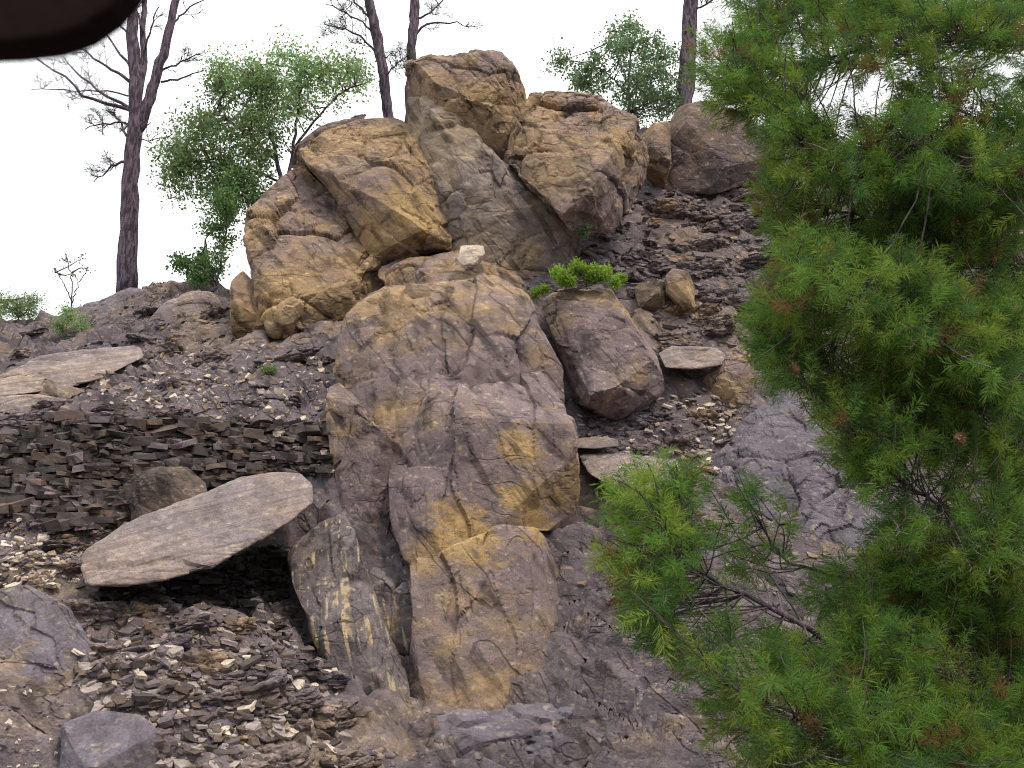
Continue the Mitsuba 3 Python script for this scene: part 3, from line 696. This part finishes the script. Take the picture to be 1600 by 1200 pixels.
leafy('shrub', 'sparse tall green shrub at the crest left of the big boulders', 'shrub',
      [([(335, 455), (345, 410), (352, 360), (360, 300)], 4, 2), ([(335, 450), (325, 410), (322, 370)], 3, 1.5)],
      fill([(330, 300), (400, 255), (410, 290), (385, 340), (380, 400), (330, 400), (318, 350)], 16, 18, 0.95, rg0) + fill([(280, 405), (330, 392), (345, 430), (330, 445), (285, 438)], 9, 15, 0.9, rg0), 19.6, 302, (0.14, 0.24, 0.09), leaf=.085, dens=.8)
leafy('sapling', 'small sparse tree on the skyline left of the right hand pine trunk', 'tree',
      [([(985, 205), (984, 170), (983, 130), (985, 80)], 7, 3), ([(984, 160), (960, 125), (930, 105)], 3.5, 1.5), ([(984, 150), (1010, 115), (1035, 90)], 3.5, 1.5), ([(984, 135), (965, 90), (950, 60)], 3, 1.5)],
      fill([(940, 60), (970, 32), (1020, 35), (1030, 70), (960, 95)], 14, 17, 1.0, rg0) + fill([(872, 90), (940, 75), (1050, 80), (1060, 165), (1000, 180), (930, 150), (885, 130)], 46, 19, 0.85, rg0), 20.8, 303, (0.2, 0.3, 0.16), leaf=.09, dens=.6)
leafy('shrub_001', 'faint twiggy shrub against the white sky left of the forked bare pine', 'shrub',
      [([(112, 505), (112, 470), (110, 430), (104, 405)], 2.5, 1.2), ([(112, 475), (125, 440), (138, 418)], 2, 1), ([(112, 470), (98, 440), (88, 425)], 2, 1)],
      [(104, 408, 9, 1), (136, 420, 9, 1), (90, 425, 8, 1), (118, 432, 9, 1), (125, 405, 8, 1)], 21.5, 309, (0.2, 0.26, 0.16), leaf=.07, dens=.16)
leafy('bush', 'low green bush on the skyline in the far left corner of the slope', 'bush',
      [([(30, 510), (28, 490), (25, 470)], 3, 1)], fill([(-40, 470), (20, 462), (60, 470), (66, 492), (-40, 495)], 16, 14, .9, rg0), 20.6, 304, GREEN, leaf=.05)
leafy('bush_001', 'small bright green bush below the far left skyline', 'bush',
      [([(100, 535), (101, 515), (103, 500)], 2.5, 1)], fill([(75, 500), (105, 485), (132, 500), (128, 528), (80, 532)], 12, 13, 1.1, rg0), 19.2, 305, GREEN, leaf=.05)
leafy('green_plant', 'bright yellow green spreading plant on top of the boulder right of the crag', 'plant',
      [([(918, 452), (916, 440), (915, 430)], 2, 1)], fill([(860, 428), (885, 415), (925, 413), (980, 436), (975, 446), (930, 440), (862, 444)], 22, 9, 1.6, rg0) + [(838, 456, 7, 1.3), (852, 452, 6, 1.3)], 15.0, 306, (0.16, 0.25, 0.04), leaf=.045, depth=.15)
leafy('green_plant_001', 'tiny green plant in the scree left of the crag', 'plant', [([(418, 588), (418, 580)], 1.5, 1)], [(412, 578, 7, 1.0), (424, 577, 7, 1.0), (418, 580, 6, .9)], 14.9, 307, GREEN, leaf=.04, depth=.05, dens=.6)
leafy('green_plant_002', 'little dull green tuft at the tip of the black gap under the large tan boulder', 'plant', [([(910, 372), (910, 360)], 1.5, 1)], [(905, 360, 9, .7), (916, 356, 9, .7), (912, 366, 8, .7)], 16.2, 308, GREEN, leaf=.04, depth=.05, dens=.7)

# ------------------------------------------------------------------ the near pine at right
rp = np.random.default_rng(900)
tag('near_pine', 'large near pine with dense green needles filling the right side', 'pine tree')
base = at(1790, 900, 6.8)
gz = float(height_at([[base[0], base[1]]])[0])
tp = smooth_line([[base[0], base[1], gz - .2], [base[0] - .05, base[1], 2.5], [base[0] + .05, base[1] + .1, 5.0], [base[0] - .1, base[1], 8.5]], 24, .01, rp)
put('near_pine__trunk', tube(tp, np.linspace(.16, .07, 24), 14, .06, rp), 'pine_bark', smooth=True)
LIMBS = [
    ([(1790, 1190, 6.8), (1600, 1105, 6.6), (1500, 1082, 6.3), (1340, 1034, 6.0), (1262, 985, 5.9), (1200, 950, 5.8), (1110, 900, 5.7), (1030, 820, 5.6)], 15),
    ([(1790, 1120, 6.8), (1580, 1000, 6.9), (1440, 930, 6.8), (1330, 905, 6.7), (1240, 880, 6.6), (1180, 800, 6.6)], 10),
    ([(1790, 1260, 6.8), (1560, 1230, 6.0), (1380, 1170, 5.6), (1230, 1120, 5.4), (1120, 1040, 5.4)], 11),
    ([(1790, 960, 6.8), (1600, 860, 6.4), (1480, 800, 6.2), (1390, 740, 6.1), (1330, 680, 6.1)], 11),
    ([(1790, 780, 6.8), (1600, 700, 6.8), (1450, 640, 6.7), (1330, 590, 6.6), (1230, 540, 6.5)], 11),
    ([(1790, 620, 6.8), (1590, 560, 6.2), (1430, 500, 5.9), (1300, 450, 5.8), (1215, 440, 5.8)], 11),
    ([(1790, 480, 6.8), (1600, 420, 6.9), (1450, 360, 6.9), (1320, 330, 6.9), (1220, 310, 6.9)], 10),
    ([(1790, 330, 6.8), (1600, 270, 6.3), (1450, 230, 6.1), (1330, 225, 6.1), (1230, 215, 6.1)], 9),
    ([(1790, 200, 6.8), (1600, 60, 6.5), (1450, 70, 6.3), (1330, 80, 6.3), (1220, 110, 6.3), (1140, 120, 6.3)], 9),
    ([(1790, 60, 6.8), (1600, -20, 6.9), (1450, -30, 6.9), (1300, 0, 6.9), (1180, 20, 6.9)], 8),
    ([(1790, 400, 6.8), (1680, 240, 6.5), (1570, 200, 6.4), (1500, 170, 6.4), (1470, 120, 6.4)], 8),
]
limb_pts, limb_keys = [], []
for pts, w in LIMBS:
    p = smooth_line([at(x, y, Y) for x, y, Y in pts], 30, 0.012, rp)
    k = put('near_pine__limb', tube(p, np.linspace(PXM(w, 6.3) * 1.35, .006, 30), 8, .05, rp), 'pine_bark', smooth=True)
    limb_pts.append(p)
    limb_keys.append(k)
LP, LI = np.vstack(limb_pts), np.repeat(np.arange(len(limb_pts)), 30)
ltree = cKDTree(LP)
MASK = Polygon([(1640, -40), (1150, -40), (1140, 10), (1165, 45), (1100, 60), (1093, 100), (1100, 150), (1135, 185), (1195, 195), (1212, 235), (1190, 285), (1195, 340), (1240, 420), (1190, 455), (1182, 520), (1190, 575), (1240, 605), (1290, 650), (1302, 700),
                (1345, 755), (1395, 790), (1350, 850), (1290, 880), (1248, 920), (1300, 980), (1250, 985), (1170, 950), (1080, 920), (1000, 900), (975, 940), (1030, 1010), (1060, 1060), (1110, 1100), (1150, 1150), (1190, 1240), (1640, 1240)]).buffer(-8)
HOLES = [Polygon([(1262, 125), (1300, 105), (1370, 112), (1412, 150), (1425, 195), (1340, 185), (1280, 198)]), Polygon([(1525, 118), (1560, 92), (1610, 95), (1610, 160), (1540, 152)]),
         Polygon([(1225, 60), (1260, 40), (1270, 95), (1235, 110)])]
anch = []
for q in sample(list(MASK.exterior.coords), 5400, rp):
    if any(h.contains(Point(q)) for h in HOLES):
        continue
    clump = float(meshkit.fbm(np.array([[q[0] / 95.0, q[1] / 95.0, 0.0]]), 2, seed=8)[0])
    dens = 0.27 if (q[1] > 860 and q[0] < 1340) else (1.0 if q[0] > 1280 else .85)
    if rp.uniform() < np.clip((clump - 0.26) * 5, 0.22, 1) * dens:
        anch.append((q[0], q[1], 1.0))
for q in sample([(960, 800), (985, 760), (1040, 745), (1085, 770), (1080, 880), (1070, 980), (1010, 980), (975, 900)], 120, rp):
    anch.append((q[0], q[1], 1.15))
for q in sample([(1110, 770), (1160, 750), (1240, 800), (1235, 870), (1190, 880), (1160, 940), (1120, 900)], 26, rp):
    anch.append((q[0], q[1], 1.0))
NV, NC, TW = {}, {}, {}
cones = []
for px, py, br in anch:
    c = at(px, py, 1.0)
    # depth: that of the limb nearest in view, with a spread of its own
    rel = LP - CAM
    u = rel[:, 0] / rel[:, 1]
    v = rel[:, 2] / rel[:, 1]
    dcam = c - CAM
    j = np.argmin((u - dcam[0]) ** 2 + (v - dcam[2]) ** 2)
    Y = LP[j, 1] + rp.normal() * 0.33
    c = at(px, py, max(4.7, Y))
    dd, j = ltree.query(c)
    root = LP[max(0, j - rp.integers(0, 4))] if j % 30 > 4 else LP[j]
    k = LI[j]
    d = c - root
    L = np.linalg.norm(d) + 1e-6
    d = d / L + np.array([-0.25, 0, 0.30]) + rp.normal(size=3) * .28
    d /= np.linalg.norm(d)
    line = smooth_line([root, root + (c - root) * .55 + rp.normal(size=3) * .03 - [0, 0, .03], c, c + d * .16], 8, .003, rp)
    TW.setdefault(k, []).append(tube(line, np.linspace(min(.008, .004 + L * .004), .0028, 8), 4))
    tone = rp.uniform()
    col = np.array([0.155, 0.275, 0.058]) if tone < .5 else (np.array([0.095, 0.185, 0.058]) if tone < .75 else (np.array([0.22, 0.31, 0.06]) if tone < .96 else np.array([0.22, 0.145, 0.06])))
    for _ in range(rp.integers(2, 4)):
        d2 = d + rp.normal(size=3) * .55
        d2 /= np.linalg.norm(d2)
        c2 = c + (d2 - d) * 0.03
        V, F = tuft(c2, d2, 0.19 * rp.uniform(.7, 1.2), 58, 0.078, 0.0037, rp, .7)
        NV.setdefault(k, []).append((V, F))
        NC.setdefault(k, []).append(colours(col * br, 58, 4, rp, .18, .12))
    if rp.uniform() < 0.05:
        cones.append((c + d * .1, d))
for k in NV:
    put(limb_keys[k] + '__twigs', join(TW[k]), 'twig_bark', kind='stuff', smooth=True)
    put(limb_keys[k] + '__needles', join(NV[k]), 'needle', kind='stuff', color=np.vstack(NC[k]))


def cone_mesh(c, d, s, rg):
    d = d / np.linalg.norm(d)
    parts = []
    a = np.cross(d, [0.2, 0.1, 1.0])
    a /= np.linalg.norm(a)
    b = np.cross(d, a)
    prof = [(0, .2), (.15, .75), (.4, 1.0), (.7, .75), (1, .15)]
    parts.append(tube([c + d * s * t * 1.5 for t, r in prof], [s * .45 * r for t, r in prof], 8))
    for i in range(26):
        t = (i + .5) / 26
        an = i * 2.4
        r = s * .5 * math.sin(math.pi * (0.12 + .8 * t))
        o = c + d * s * 1.5 * t
        out = a * math.cos(an) + b * math.sin(an)
        w = np.cross(d, out) * s * .16
        p = o + out * r * .7
        q = o + out * (r * .7 + s * .22) + d * s * .14
        parts.append((np.array([p - w, p + w, q + w * .6 + d * s * .05, q - w * .6 + d * s * .05, q - d * s * .1]), np.array([[0, 1, 2], [0, 2, 3], [0, 4, 1], [1, 4, 2], [2, 4, 3], [3, 4, 0]])))
    return join(parts)


for c, d in cones[:44]:
    put('near_pine__pine_cone', cone_mesh(c, d + np.array([0, 0, -.3]), rp.uniform(.045, .07), rp), 'cone_scale')

# ------------------------------------------------------------------ unidentified dark rounded edge close to the lens, top left
from manifold3d import Manifold
YV = 0.46
pts = []
for x, y in [(-260, -300), (245, -300), (228, -80), (200, -26), (168, 12), (128, 40), (80, 56), (20, 63), (-60, 66), (-260, 72)]:
    q = at(x, y, YV)
    for o in (0.0, 0.012):
        m = Manifold.sphere(0.0045, 20).translate((q + np.array([0, o, 0])).tolist())
        pts.append(m)
vm = Manifold.batch_hull(pts)
put('dark_edge', vm, 'near_black', 'near black out of focus rounded edge hanging into the top left corner', 'sun visor', smooth=40)
